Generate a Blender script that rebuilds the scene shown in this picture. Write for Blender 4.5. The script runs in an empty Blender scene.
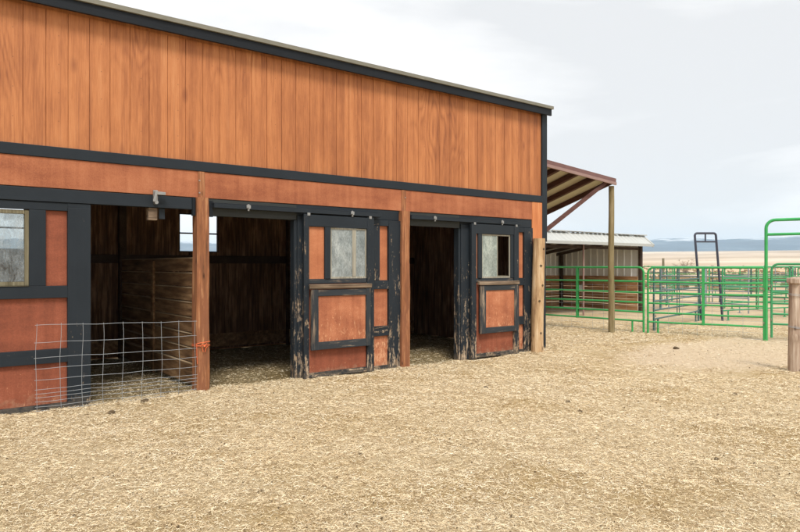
import bpy, math, random
import numpy as np
from mathutils import Vector, Matrix
random.seed(7)
rng = np.random.default_rng(11)
S = bpy.context.scene
COL = S.collection
pi = math.pi
R = math.radians

# ------------------------------------------------------------------ mesh collector
class MB:
    def __init__(s): s.v = []; s.f = []; s.m = []; s.sm = []
    def add(s, vs, fs, mi=0, smooth=False):
        b = len(s.v); s.v += [tuple(p) for p in vs]
        for f in fs: s.f.append(tuple(b+i for i in f)); s.m.append(mi); s.sm.append(smooth)
        return s
    def box(s, a, b, mi=0, jit=0.0, top=None):
        x0, y0, z0 = a; x1, y1, z1 = b
        P = [(x0,y0,z0),(x1,y0,z0),(x1,y1,z0),(x0,y1,z0),(x0,y0,z1),(x1,y0,z1),(x1,y1,z1),(x0,y1,z1)]
        if jit: P = [tuple(c+random.uniform(-jit, jit) for c in p) for p in P]
        F = [(0,3,2,1),(4,5,6,7),(0,1,5,4),(1,2,6,5),(2,3,7,6),(3,0,4,7)]
        k = len(s.f); s.add(P, F, mi)
        if top is not None: s.m[k+1] = top; s.m[k] = top
        return s
    def beam(s, p, q, w, h, mi=0, up=(0,0,1)):
        p = Vector(p); q = Vector(q); d = (q-p).normalized(); up = Vector(up)
        r = d.cross(up).normalized(); u = r.cross(d).normalized()
        P = []
        for c in (p, q):
            for a, b in ((-1,-1),(1,-1),(1,1),(-1,1)): P.append(c + r*a*w/2 + u*b*h/2)
        return s.add(P, [(3,2,1,0),(4,5,6,7),(0,1,5,4),(1,2,6,5),(2,3,7,6),(3,0,4,7)], mi)
    def tube(s, pts, r, n=8, mi=0, closed=False, caps=True):
        pts = [Vector(p) for p in pts]; N = len(pts)
        rr = r if isinstance(r, (list, tuple)) else [r]*N
        base = len(s.v); ref = None; V = []
        for i, p in enumerate(pts):
            if closed: d = pts[(i+1) % N] - pts[i-1]
            else: d = pts[min(i+1, N-1)] - pts[max(i-1, 0)]
            d.normalize()
            if ref is None: ref = Vector((0,0,1)) if abs(d.z) < .9 else Vector((1,0,0))
            a = (ref - d*ref.dot(d)).normalized(); ref = a; b = d.cross(a)
            for k in range(n):
                t = 2*pi*k/n; V.append(p + (a*math.cos(t) + b*math.sin(t))*rr[i])
        F = []
        for i in range(N if closed else N-1):
            j = (i+1) % N
            for k in range(n): F.append((i*n+k, i*n+(k+1) % n, j*n+(k+1) % n, j*n+k))
        s.add(V, F, mi, True)
        if caps and not closed:
            s.add([V[k] for k in range(n)], [tuple(range(n))[::-1]], mi); s.add([V[(N-1)*n+k] for k in range(n)], [tuple(range(n))], mi)
        return s
    def build(s, name, mats, parent=None, bevel=0.0):
        me = bpy.data.meshes.new(name); me.from_pydata(s.v, [], s.f)
        if not isinstance(mats, (list, tuple)): mats = [mats]
        for m in mats: me.materials.append(m)
        me.polygons.foreach_set('material_index', s.m); me.polygons.foreach_set('use_smooth', s.sm)
        me.update(); o = bpy.data.objects.new(name, me); COL.objects.link(o)
        if parent: o.parent = parent
        if bevel:
            b = o.modifiers.new('bevel', 'BEVEL'); b.width = bevel; b.segments = 2; b.limit_method = 'ANGLE'; b.angle_limit = R(50)
        return o

def tag(o, label=None, cat=None, group=None, kind=None):
    if label: o['label'] = label
    if cat: o['category'] = cat
    if group: o['group'] = group
    if kind: o['kind'] = kind
    return o
def empty(name, loc=(0,0,0), rz=0):
    o = bpy.data.objects.new(name, None); COL.objects.link(o); o.location = loc; o.rotation_euler = (0,0,rz); o.empty_display_size = .2
    return o
def copy_tree(o, parent=None):
    c = o.copy(); COL.objects.link(c); c.parent = parent
    for ch in list(o.children): copy_tree(ch, c)
    return c

# ------------------------------------------------------------------ node helper
class NT:
    def __init__(s, name):
        s.mat = bpy.data.materials.new(name); s.mat.use_nodes = True; s.t = s.mat.node_tree; s.t.nodes.clear()
        s.out = s.t.nodes.new('ShaderNodeOutputMaterial'); s.co = s.n('ShaderNodeTexCoord').outputs['Object']
    def n(s, ty, ins=None, **kw):
        nd = s.t.nodes.new(ty)
        for k, v in kw.items(): setattr(nd, k, v)
        for k, v in (ins or {}).items():
            i = nd.inputs[k]
            if isinstance(v, bpy.types.NodeSocket): s.t.links.new(v, i)
            else: i.default_value = v
        return nd
    def math(s, op, a, b=0.0, c=0.0, clamp=False):
        return s.n('ShaderNodeMath', {0: a, 1: b, 2: c}, operation=op, use_clamp=clamp).outputs[0]
    def mapc(s, sc, co=None, loc=(0,0,0)):
        return s.n('ShaderNodeMapping', {'Vector': co or s.co, 'Scale': sc, 'Location': loc}).outputs[0]
    def noise(s, sc, co=None, detail=6, rough=.6, scale=1.0, loc=(0,0,0), dist=0.0):
        return s.n('ShaderNodeTexNoise', {'Vector': s.mapc(sc, co, loc), 'Scale': scale, 'Detail': detail, 'Roughness': rough, 'Distortion': dist}).outputs['Fac']
    def ramp(s, fac, stops):
        nd = s.n('ShaderNodeValToRGB', {'Fac': fac}); cr = nd.color_ramp
        while len(cr.elements) > 1: cr.elements.remove(cr.elements[-1])
        for i, (p, c) in enumerate(stops):
            e = cr.elements[0] if i == 0 else cr.elements.new(p)
            e.position = p; e.color = (*c, 1) if len(c) == 3 else c
        return nd.outputs['Color']
    def mix(s, f, a, b, mode='MIX'):
        nd = s.t.nodes.new('ShaderNodeMix'); nd.data_type = 'RGBA'; nd.blend_type = mode
        for i, v in ((0, f), (6, a), (7, b)):
            if isinstance(v, bpy.types.NodeSocket): s.t.links.new(v, nd.inputs[i])
            else: nd.inputs[i].default_value = (*v, 1) if isinstance(v, tuple) and len(v) == 3 else v
        return nd.outputs[2]
    def sep(s, co=None):
        nd = s.n('ShaderNodeSeparateXYZ', {0: co or s.co}); return nd.outputs
    def bump(s, h, strength=.3, dist=.01):
        return s.n('ShaderNodeBump', {'Height': h, 'Strength': strength, 'Distance': dist}).outputs[0]
    def fin(s, col, rough=.75, normal=None, spec=.3, metal=0.0, alpha=None):
        ins = {'Base Color': (*col, 1) if isinstance(col, tuple) and len(col) == 3 else col, 'Roughness': rough, 'Specular IOR Level': spec, 'Metallic': metal}
        if normal is not None: ins['Normal'] = normal
        if alpha is not None: ins['Alpha'] = alpha
        b = s.n('ShaderNodeBsdfPrincipled', ins); s.t.links.new(b.outputs[0], s.out.inputs[0]); s.bsdf = b
        return s.mat

def axs(axis, along, across):
    return {'x': (along, across, across), 'y': (across, along, across), 'z': (across, across, along)}[axis]

def m_siding():
    t = NT('stained_plywood_siding'); x, y, z = t.sep()
    bi = t.math('FLOOR', t.math('DIVIDE', t.math('ADD', x, 20.0), .2165))
    wn = t.n('ShaderNodeTexWhiteNoise', {'W': bi}, noise_dimensions='1D').outputs['Value']
    si = t.math('FLOOR', t.math('DIVIDE', t.math('ADD', x, 20.0), 1.299))
    wn2 = t.n('ShaderNodeTexWhiteNoise', {'W': si}, noise_dimensions='1D').outputs['Value']
    off = t.n('ShaderNodeCombineXYZ', {0: 0.0, 1: 0.0, 2: t.math('MULTIPLY', wn2, 9.0)}).outputs[0]
    co = t.n('ShaderNodeVectorMath', {0: t.co, 1: off}, operation='ADD').outputs[0]
    # cathedral grain: contour lines of a smooth stretched field
    fld = t.noise((2.2, 1, .42), co, detail=2, rough=.45)
    rings = t.math('PINGPONG', t.math('MULTIPLY', fld, 34.0), 1.0)
    rings = t.math('SMOOTHSTEP' if False else 'POWER', rings, 1.6)
    fine = t.noise((75, 10, 3.2), co, detail=8, rough=.75)
    blot = t.noise((2.5, 1, .9), co, detail=5, rough=.65)
    strk = t.noise((9, 2, .35), co, detail=4, rough=.6, loc=(3,1,7))
    rm = t.math('MULTIPLY', t.math('SUBTRACT', t.noise((.9,1,.5), t.co, detail=2, loc=(2,0,3)), .47), 6.0, clamp=True)
    v = t.math('ADD', t.math('MULTIPLY', t.math('MULTIPLY', t.math('SUBTRACT', .5, rings), rm), .17), t.math('MULTIPLY', fine, .58))
    v = t.math('ADD', v, .05)
    v = t.math('ADD', v, t.math('MULTIPLY', blot, .42)); v = t.math('ADD', v, t.math('MULTIPLY', strk, .42))
    v = t.math('ADD', v, t.math('MULTIPLY', wn, .12))
    v = t.math('MULTIPLY_ADD', v, 1.2, -.52)
    col = t.ramp(v, [(.18, (.19,.060,.023)), (.38, (.345,.122,.043)), (.54, (.465,.178,.064)), (.86, (.60,.29,.13))])
    # weather stains running down, knots, pale scuffs
    vor = t.n('ShaderNodeTexVoronoi', {'Vector': t.mapc((2.4, 1, .95), co), 'Scale': 1.0, 'Randomness': 1.0}).outputs['Distance']
    knot = t.math('SUBTRACT', 1.0, t.math('MULTIPLY', vor, 9.0), clamp=True)
    col = t.mix(t.math('MULTIPLY', knot, .75), col, (.20,.06,.025))
    drip = t.noise((16, 3, .22), co, detail=5, rough=.7, loc=(9,2,1))
    drip = t.math('MULTIPLY', t.math('SUBTRACT', drip, .55), 6.0, clamp=True)
    col = t.mix(t.math('MULTIPLY', drip, .6), col, (.21,.07,.03))
    sc = t.noise((30, 9, 7), co, detail=8, rough=.75, loc=(4,4,4))
    col = t.mix(t.math('MULTIPLY', t.math('SUBTRACT', sc, .68), 8.0, clamp=True), col, (.72,.46,.27))
    nx = t.math('MULTIPLY', t.math('SUBTRACT', t.math('FRACT', t.math('DIVIDE', t.math('ADD', x, 20.01), .433)), .5), .433)
    nz = t.math('MULTIPLY', t.math('SUBTRACT', t.math('FRACT', t.math('DIVIDE', t.math('ADD', z, .13), .31)), .5), .31)
    nd = t.math('SQRT', t.math('ADD', t.math('MULTIPLY', nx, nx), t.math('MULTIPLY', nz, nz)))
    col = t.mix(t.math('MULTIPLY', t.math('LESS_THAN', nd, .0055), .6), col, (.10,.05,.03))
    return t.fin(col, .62, t.bump(v, .35, .006), .35)

def m_board_stain(name='rusty_orange_hardboard', c0=(.34,.085,.034), c1=(.52,.155,.062), c2=(.62,.24,.12), wear=.0, axis='x'):
    t = NT(name); x, y, z = t.sep()
    a = t.noise(axs(axis, 1.2, 3.0), detail=6, rough=.65); b = t.noise((90, 90, 90), detail=4, rough=.7)
    s = t.noise(axs('z', .7, 12), detail=5, rough=.6, loc=(2,5,1))
    v = t.math('ADD', t.math('MULTIPLY', a, .5), t.math('ADD', t.math('MULTIPLY', b, .3), t.math('MULTIPLY', s, .28)))
    v = t.math('MULTIPLY_ADD', v, 1.3, -.20)
    col = t.ramp(v, [(.38, c0), (.55, c1), (.74, c2)])
    if wear:
        w = t.noise((26, 26, 11), detail=9, rough=.78, loc=(1,8,3), dist=.6)
        thr = t.n('ShaderNodeMapRange', {'Value': z, 1: 0.0, 2: 1.5, 3: .60-wear*.10, 4: .72-wear*.04}).outputs[0]
        k = t.math('MULTIPLY', t.math('SUBTRACT', w, thr), 9.0, clamp=True)
        col = t.mix(k, col, (.66,.36,.20))
        w2 = t.noise((8, 8, 30), detail=8, rough=.7, loc=(7,1,9))
        k2 = t.math('MULTIPLY', t.math('SUBTRACT', w2, .64), 7.0, clamp=True)
        col = t.mix(t.math('MULTIPLY', k2, .6), col, (.28,.07,.03))
    col = t.mix(t.math('MULTIPLY', t.math('ADD', t.math('MULTIPLY_ADD', z, -4.0, .55), t.math('MULTIPLY_ADD', t.noise((9,9,9), detail=7, rough=.7), 2.4, -1.2), clamp=True), .5), col, (.50,.38,.25))
    return t.fin(col, .7, t.bump(t.math('ADD', v, b), .3, .004), .25)

def m_paint(name, axis='z', peel=.3, col=(.0105,.0150,.0200), lo=None):
    """dark blue-black paint flaking off old timber; more flaked near the ground and in streaks along the grain"""
    t = NT(name); x, y, z = t.sep()
    ob = t.n('ShaderNodeObjectInfo').outputs['Random']
    sh = t.n('ShaderNodeCombineXYZ', {0: t.math('MULTIPLY', ob, 17.0), 1: 0.0, 2: t.math('MULTIPLY', ob, 9.0)}).outputs[0]
    co = t.n('ShaderNodeVectorMath', {0: t.co, 1: sh}, operation='ADD').outputs[0]
    grain = t.noise(axs(axis, 2.5, 60), co, detail=6, rough=.65)
    fine = t.noise((120, 120, 120), co, detail=3)
    pn = t.math('ADD', t.math('MULTIPLY', t.noise(axs(axis, 3.4, 15), co, detail=9, rough=.70, dist=.5), .72), t.math('MULTIPLY', t.noise((38,38,26), co, detail=6, rough=.7), .28))
    low = .64 - peel*.143 if lo is None else lo
    thr = t.n('ShaderNodeMapRange', {'Value': z, 1: .05, 2: 1.9, 3: low, 4: .70-peel*.108}).outputs[0]
    k = t.math('MULTIPLY', t.math('SUBTRACT', pn, thr), 15.0, clamp=True)
    fade = t.noise((2, 2, 2), co, detail=5, rough=.6, loc=(5,5,5))
    c = t.mix(fade, tuple(q*.75 for q in col), tuple(q*1.55+.004 for q in col))
    c = t.mix(t.math('MULTIPLY', grain, .25), c, tuple(q*2.2+.01 for q in col))
    wood = t.ramp(grain, [(.38, (.13,.085,.055)), (.5, (.36,.26,.165)), (.60, (.64,.51,.37))])
    wood = t.mix(t.math('MULTIPLY', t.math('SUBTRACT', t.noise((5,5,5), co, loc=(1,2,9)), .45), 4.0, clamp=True), wood, (.17,.13,.10))
    c = t.mix(k, c, wood)
    c = t.mix(t.math('MULTIPLY', t.math('ADD', t.math('MULTIPLY_ADD', z, -4.0, .5), t.math('MULTIPLY_ADD', t.noise((9,9,9), co, detail=7, rough=.7), 2.4, -1.2), clamp=True), .38), c, (.40,.31,.21))
    h = t.math('ADD', t.math('MULTIPLY', k, -.8), t.math('MULTIPLY', grain, .5))
    rg = t.math('ADD', .55, t.math('MULTIPLY', k, .4))
    return t.fin(c, rg, t.bump(h, .5, .004), .22)

def m_wood(name, axis='z', c0=(.10,.06,.035), c1=(.24,.16,.10), c2=(.42,.31,.20), streak=60, knots=0.0, rough=.8, paintcol=None, pk=.5):
    t = NT(name)
    ob = t.n('ShaderNodeObjectInfo').outputs['Random']
    sh = t.n('ShaderNodeCombineXYZ', {0: t.math('MULTIPLY', ob, 13.0), 1: 0.0, 2: t.math('MULTIPLY', ob, 7.0)}).outputs[0]
    co = t.n('ShaderNodeVectorMath', {0: t.co, 1: sh}, operation='ADD').outputs[0]
    g = t.noise(axs(axis, 1.6, streak), co, detail=7, rough=.65); b = t.noise(axs(axis, 1.2, 6), co, detail=5, rough=.6, loc=(3,3,3))
    v = t.math('ADD', t.math('MULTIPLY', g, .6), t.math('MULTIPLY', b, .4))
    col = t.ramp(v, [(.34, c0), (.5, c1), (.66, c2)])
    if paintcol:
        pn = t.noise(axs(axis, 2.2, 16), co, detail=8, rough=.7, loc=(6,1,2))
        k = t.math('MULTIPLY', t.math('SUBTRACT', pn, pk), 10.0, clamp=True)
        col = t.mix(k, t.mix(b, tuple(q*.7 for q in paintcol), tuple(min(1, q*1.4) for q in paintcol)), col)
    if knots:
        vr = t.n('ShaderNodeTexVoronoi', {'Vector': t.mapc(axs(axis, 3.0, 7.0), co), 'Scale': 1.0}).outputs['Distance']
        kk = t.math('SUBTRACT', 1.0, t.math('MULTIPLY', vr, knots), clamp=True)
        col = t.mix(kk, col, tuple(q*.35 for q in c0))
    return t.fin(col, rough, t.bump(v, .5, .006), .25)

def m_plain(name, col, rough=.6, metal=0.0, var=.25, sc=8.0, rust=0.0, bump=.15):
    t = NT(name)
    a = t.noise((sc, sc, sc), detail=6, rough=.65); b = t.noise((sc*9, sc*9, sc*9), detail=4)
    c = t.mix(a, tuple(q*(1-var) for q in col), tuple(min(1, q*(1+var)) for q in col))
    if rust:
        k = t.math('MULTIPLY', t.math('SUBTRACT', t.noise((14,14,14), detail=8, rough=.75, loc=(4,1,1)), .72-rust), 12.0, clamp=True)
        c = t.mix(k, c, (.34,.30,.24))
    return t.fin(c, rough, t.bump(b, bump, .003), .4, metal)

def m_glass(name, dirt=(.34,.36,.34), amount=.5, dsc=7.0, streak=3.0):
    """window glass: see-through and glossy under a film of dirt"""
    t = NT(name)
    d = t.noise((dsc, dsc, dsc/ streak*2), detail=8, rough=.72, dist=.8); f = t.noise((70, 70, 30), detail=5, rough=.7)
    k = t.math('ADD', t.math('MULTIPLY', d, .7), t.math('MULTIPLY', f, .3))
    k = t.n('ShaderNodeMapRange', {'Value': k, 1: .35, 2: .65, 3: max(0, amount-.35), 4: min(1, amount+.25)}).outputs[0]
    tr = t.n('ShaderNodeBsdfTransparent', {0: (.9,.93,.92,1)}); gl = t.n('ShaderNodeBsdfGlossy', {'Color': (1,1,1,1), 'Roughness': .04})
    fr = t.n('ShaderNodeFresnel', {'IOR': 1.45})
    a = t.n('ShaderNodeMixShader', {0: fr.outputs[0], 1: tr.outputs[0], 2: gl.outputs[0]})
    c = t.mix(f, tuple(q*.40 for q in dirt), tuple(min(1, q*1.7) for q in dirt))
    c = t.mix(t.math('MULTIPLY_ADD', t.noise((7, 7, 3.0), detail=7, rough=.7, dist=.4, loc=(5,2,8)), 3.2, -1.1, clamp=True), t.mix(1.0, c, (.50,.54,.56), 'MULTIPLY'), c)
    df = t.n('ShaderNodeBsdfDiffuse', {'Color': c})
    m = t.n('ShaderNodeMixShader', {0: k, 1: a.outputs[0], 2: df.outputs[0]})
    t.t.links.new(m.outputs[0], t.out.inputs[0]); return t.mat

M = {}
M['siding'] = m_siding()
M['header'] = m_board_stain('rusty_orange_header_board', (.26,.082,.038), (.38,.135,.062), (.47,.20,.10))
M['panel_low'] = m_board_stain('rusty_red_door_board', (.18,.052,.028), (.27,.080,.042), (.38,.135,.08), wear=.25)
M['panel_worn'] = m_board_stain('scratched_orange_door_board', (.28,.09,.045), (.43,.155,.075), (.57,.27,.15), wear=1.5)
M['panel_up'] = m_board_stain('orange_door_board', (.34,.115,.052), (.46,.17,.078), (.55,.25,.13), wear=.8)
M['dk'] = m_paint('blue_black_painted_trim', 'x', .38)
M['dkz'] = m_paint('blue_black_painted_upright', 'z', .42)
M['dkp'] = m_paint('flaking_blue_black_upright', 'z', 1.0)
M['dkpx'] = m_paint('flaking_blue_black_rail', 'x', .9)
M['dkm'] = m_paint('scuffed_blue_black_upright', 'z', .55)
M['dkmx'] = m_paint('scuffed_blue_black_rail', 'x', .5)
M['dkfas'] = m_paint('blue_black_fascia', 'x', -.3, (.0045,.0065,.0095))
M['greybeam'] = m_paint('greyed_black_lintel', 'x', .35, (.024,.027,.026))
M['weath'] = m_wood('weathered_brown_hatch_wood', 'x', (.055,.042,.034), (.15,.115,.085), (.42,.33,.24), paintcol=(.03,.035,.04), pk=.53)
M['weathz'] = m_wood('weathered_brown_hatch_upright', 'z', (.055,.042,.034), (.15,.115,.085), (.42,.33,.24), paintcol=(.03,.035,.04), pk=.50)
M['ledge'] = m_wood('bare_worn_ledge_wood', 'x', (.045,.032,.022), (.15,.105,.07), (.42,.32,.22))
M['postred'] = m_wood('red_stained_post_wood', 'z', (.11,.048,.024), (.29,.115,.05), (.52,.28,.14), streak=40, knots=7, paintcol=(.22,.088,.043), pk=.43)
M['postor'] = m_wood('orange_stained_corner_wood', 'z', (.38,.12,.045), (.52,.19,.075), (.62,.29,.13), streak=30)
M['log'] = m_wood('peeled_pale_log_wood', 'z', (.17,.09,.045), (.47,.31,.165), (.72,.56,.37), streak=16, knots=6.0)
M['oldlog'] = m_wood('cracked_reddish_old_log_wood', 'z', (.17,.11,.08), (.37,.27,.20), (.60,.50,.40), streak=30, knots=6)
M['green_post'] = m_wood('greenish_treated_post_wood', 'z', (.12,.095,.045), (.21,.165,.08), (.33,.27,.16), streak=22, rough=.7)
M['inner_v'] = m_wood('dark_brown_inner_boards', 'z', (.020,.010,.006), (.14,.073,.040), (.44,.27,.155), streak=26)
M['inner_h'] = m_wood('brown_stall_planks', 'y', (.05,.024,.011), (.19,.105,.050), (.42,.27,.14), streak=18)
M['inner_edge'] = m_wood('pale_sawn_plank_edge', 'y', (.20,.14,.08), (.36,.26,.16), (.52,.41,.28), streak=20)
M['rafter'] = m_wood('dark_rafter_wood', 'y', (.02,.012,.008), (.05,.032,.022), (.09,.06,.04))
M['olive'] = m_plain('olive_grey_roof_metal', (.20,.19,.15), .5, .3, .2)
M['winframe'] = m_wood('olive_brown_window_wood', 'z', (.10,.085,.05), (.17,.15,.095), (.30,.27,.19))
M['winpale'] = m_wood('pale_grey_window_wood', 'z', (.16,.15,.115), (.27,.25,.20), (.42,.40,.33))
M['zinc'] = m_plain('galvanised_hardware', (.34,.34,.33), .45, .8, .2)
M['wire'] = m_plain('galvanised_wire', (.40,.43,.46), .42, .5, .15)
M['glass_clear'] = m_glass('dusty_window_glass', (.42,.46,.48), .38)
M['glass_dirty'] = m_glass('grimy_mottled_plastic_pane', (.40,.43,.42), .93, 5.0)
M['glass_pale'] = m_glass('clouded_pale_green_pane', (.46,.50,.45), 1.0, 3.0)
M['brownmetal'] = m_plain('purplish_brown_painted_metal', (.17,.085,.075), .45, .2, .2)
M['brownmetal2'] = m_plain('pale_maroon_fascia_metal', (.30,.19,.165), .42, .2, .2)
M['brownwood'] = m_wood('dark_brown_purlin_wood', 'y', (.035,.014,.010), (.070,.028,.020), (.11,.05,.035))
M['brace'] = m_wood('maroon_brown_brace_wood', 'x', (.055,.022,.018), (.10,.045,.038), (.15,.08,.065))
M['cream'] = m_plain('cream_roof_underside_metal', (.50,.46,.34), .55, .0, .15, 3)
M['shedroof'] = m_plain('galvanised_white_roof_metal', (.42,.43,.41), .5, .1, .12, 2, rust=.02)
M['shedwall'] = m_plain('pale_grey_corrugated_metal', (.70,.71,.70), .5, .2, .16, 2, rust=.03)
M['shedboard'] = m_wood('rusty_brown_shed_planks', 'x', (.16,.075,.032), (.34,.185,.085), (.52,.34,.19), streak=14)
M['shedboardy'] = m_wood('rusty_brown_shed_planks_side', 'y', (.16,.075,.032), (.34,.185,.085), (.52,.34,.19), streak=14)
M['green'] = m_plain('bright_green_painted_tube', (.040,.34,.095), .42, .0, .35, 5, rust=.06)
M['greenworn'] = m_plain('worn_green_painted_tube', (.045,.27,.11), .45, .0, .3, 5, rust=.10)
M['teal'] = m_plain('dull_teal_grey_tube', (.045,.115,.105), .45, .0, .35, 4, rust=.09)
M['slate'] = m_plain('dark_slate_tube', (.045,.05,.075), .45, .0, .3, 4, rust=.03)
M['greytube'] = m_plain('pale_grey_tube', (.26,.29,.31), .45, .2, .3, 4, rust=.05)
M['twine'] = m_plain('orange_baling_twine', (.72,.16,.06), .7, .0, .25, 40)
M['tub'] = m_plain('pale_plastic_tub', (.55,.58,.58), .5, .0, .1)
M['manure'] = m_plain('dark_dry_manure', (.10,.068,.036), .95, .0, .5, 30, bump=.8)
M['shrub'] = m_plain('bare_brown_twigs', (.30,.23,.17), .9, .0, .3)

def m_ground():
    t = NT('straw_strewn_dirt'); x, y, z = t.sep()
    n1 = t.noise((.55,.55,.55), detail=6, rough=.6); n2 = t.noise((14,14,14), detail=8, rough=.75); n3 = t.noise((60,60,60), detail=5, rough=.75)
    v = t.math('ADD', t.math('MULTIPLY', n2, .5), t.math('MULTIPLY', n3, .5))
    straw = t.ramp(v, [(.36, (.22,.145,.08)), (.46, (.54,.41,.24)), (.56, (.70,.57,.37)), (.68, (.81,.70,.51))])
    dirt = t.ramp(v, [(.34, (.46,.335,.21)), (.5, (.66,.52,.355)), (.66, (.76,.64,.48))])
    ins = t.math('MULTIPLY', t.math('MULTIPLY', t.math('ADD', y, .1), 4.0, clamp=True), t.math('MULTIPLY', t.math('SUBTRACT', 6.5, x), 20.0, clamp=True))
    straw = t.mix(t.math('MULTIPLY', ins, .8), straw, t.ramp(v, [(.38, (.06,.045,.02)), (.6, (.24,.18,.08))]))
    # bare sandy patch in front of the pens
    dx = t.math('DIVIDE', t.math('SUBTRACT', x, 9.2), 3.3); dy = t.math('DIVIDE', t.math('ADD', y, 2.3), 1.55)
    # rotate into the patch's long axis
    u_ = t.math('ADD', t.math('MULTIPLY', dx, .75), t.math('MULTIPLY', dy, -.55)); w_ = t.math('ADD', t.math('MULTIPLY', dx, .55), t.math('MULTIPLY', dy, .75))
    d = t.math('SQRT', t.math('ADD', t.math('MULTIPLY', u_, u_), t.math('MULTIPLY', w_, w_)))
    pm = t.math('MULTIPLY', t.math('SUBTRACT', t.math('ADD', .62, t.math('MULTIPLY', n2, .75)), d), 4.0, clamp=True)
    straw = t.mix(1.0, straw, t.ramp(t.noise((.8,.8,.8), detail=6, rough=.65, loc=(7,7,0)), [(.38, (.80,.74,.62)), (.52, (1,1,1))]), 'MULTIPLY')
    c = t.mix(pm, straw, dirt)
    # pens: trodden dirt
    dist = t.math('SQRT', t.math('ADD', t.math('MULTIPLY', x, x), t.math('MULTIPLY', y, y)))
    pen = t.n('ShaderNodeMapRange', {'Value': dist, 1: 11.0, 2: 17.0, 3: 0.0, 4: .75}).outputs[0]
    pend = t.ramp(t.math('ADD', t.math('MULTIPLY', n1, .5), t.math('MULTIPLY', v, .5)), [(.38, (.34,.24,.145)), (.5, (.54,.42,.28)), (.64, (.66,.55,.39))])
    c = t.mix(pen, c, pend)
    # dry pasture, then a pale far plain
    fn = t.noise((.02,.035,.03), detail=7, rough=.65)
    past = t.ramp(fn, [(.35, (.40,.27,.15)), (.5, (.52,.38,.24)), (.65, (.60,.50,.38))])
    c = t.mix(t.n('ShaderNodeMapRange', {'Value': dist, 1: 30.0, 2: 60.0}).outputs[0], c, past)
    fn2 = t.noise((.0012,.0022,.002), detail=6, rough=.6)
    far = t.ramp(fn2, [(.38, (.38,.28,.18)), (.6, (.62,.50,.37))])
    c = t.mix(t.n('ShaderNodeMapRange', {'Value': dist, 1: 350.0, 2: 1400.0}).outputs[0], c, far)
    return t.fin(c, .95, t.bump(t.math('ADD', n2, n3), .9, .03), .1)
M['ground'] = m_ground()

def m_straw():
    t = NT('dry_straw'); r = t.n('ShaderNodeNewGeometry').outputs['Random Per Island']
    c = t.ramp(r, [(0, (.15,.085,.045)), (.11, (.44,.31,.175)), (.32, (.67,.53,.33)), (.66, (.78,.66,.45)), (.9, (.84,.75,.56)), (1, (.88,.83,.69))])
    b = t.noise((.35,.35,.35), detail=4); c = t.mix(b, c, (.52,.37,.17), 'MIX') if False else c
    k = t.math('MULTIPLY', t.math('SUBTRACT', t.noise((.5,.5,.5), detail=5, loc=(3,1,0)), .42), 2.6, clamp=True)
    c = t.mix(t.math('MULTIPLY', k, .55), c, t.mix(1.0, c, (.90,.82,.67), 'MULTIPLY'))
    return t.fin(c, .6, None, .35)
M['straw'] = m_straw()

def m_mountain():
    t = NT('distant_range'); x, y, z = t.sep()
    n = t.noise((.0022,.0022,.004), detail=9, rough=.65)
    c = t.ramp(n, [(.38, (.012,.035,.070)), (.52, (.03,.065,.11)), (.66, (.10,.14,.18))])
    k = t.math('MULTIPLY', t.math('SUBTRACT', t.math('ADD', z, t.math('MULTIPLY', n, 260.0)), 400.0), .015, clamp=True)
    c = t.mix(k, c, (.80,.82,.85))
    return t.fin(c, .95, None, .1)
M['mount'] = m_mountain()

# ------------------------------------------------------------------ ground height
def vnoise(x, y, seed=0):
    xi = np.floor(x).astype(np.int64); yi = np.floor(y).astype(np.int64); fx = x-xi; fy = y-yi
    fx = fx*fx*(3-2*fx); fy = fy*fy*(3-2*fy)
    def h(a, b):
        n = (a*374761393 + b*668265263 + seed*982451653) & 0x7fffffff
        n = ((n ^ (n >> 13))*1274126177) & 0x7fffffff
        return ((n ^ (n >> 16)) & 0xffff)/65535.0
    return (h(xi,yi)*(1-fx)+h(xi+1,yi)*fx)*(1-fy)+(h(xi,yi+1)*(1-fx)+h(xi+1,yi+1)*fx)*fy
CX, CY = -3.021, -7.862
def gh(x, y):
    x = np.asarray(x, float); y = np.asarray(y, float)
    r = np.hypot(x-CX, y-CY)
    near = .040*(vnoise(x*.9, y*.9, 1)-.5) + .030*(vnoise(x*3.1, y*3.1, 2)-.5) + .024*(vnoise(x*7, y*7, 3)-.5) + .012*(vnoise(x*17, y*17, 4)-.5)
    z = near*np.clip(1.2-r/80, .3, 1)
    k = np.clip((r-250)/3800, 0, 1); k = k*k*(3-2*k)
    return z + .0208*r*k
def gh1(x, y): return float(gh(np.array([x]), np.array([y]))[0])

def build_ground():
    rs = [.4]
    while rs[-1] < 16: rs.append(rs[-1]*1.0105)
    while rs[-1] < 11000: rs.append(rs[-1]*1.06)
    rs = np.array(rs); na = 420
    # finer angles toward the yard, full circle overall
    a0 = R(90-37.89)
    u = np.linspace(-1, 1, na, endpoint=False); ang = a0 + pi*(.42*u + .58*u**3)
    A, Rr = np.meshgrid(ang, rs); X = CX+Rr*np.cos(A); Y = CY+Rr*np.sin(A); Z = gh(X, Y)
    V = np.stack([X.ravel(), Y.ravel(), Z.ravel()], 1)
    V = np.vstack([V, [[CX, CY, gh1(CX, CY)]]]); c = len(V)-1
    F = []; n = len(rs)
    for i in range(n-1):
        b = i*na
        for k in range(na): F.append((b+k, b+(k+1) % na, b+na+(k+1) % na, b+na+k)[::-1])
    F += [(k, (k+1) % na, c)[::-1] for k in range(na)]
    F = [f[::-1] for f in F]
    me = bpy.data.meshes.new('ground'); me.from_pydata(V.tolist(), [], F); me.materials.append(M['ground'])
    me.polygons.foreach_set('use_smooth', [True]*len(F)); me.update()
    o = bpy.data.objects.new('ground', me); COL.objects.link(o); tag(o, kind='structure', label='straw strewn yard dirt running out to a pale dry plain', cat='ground')
build_ground()

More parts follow.
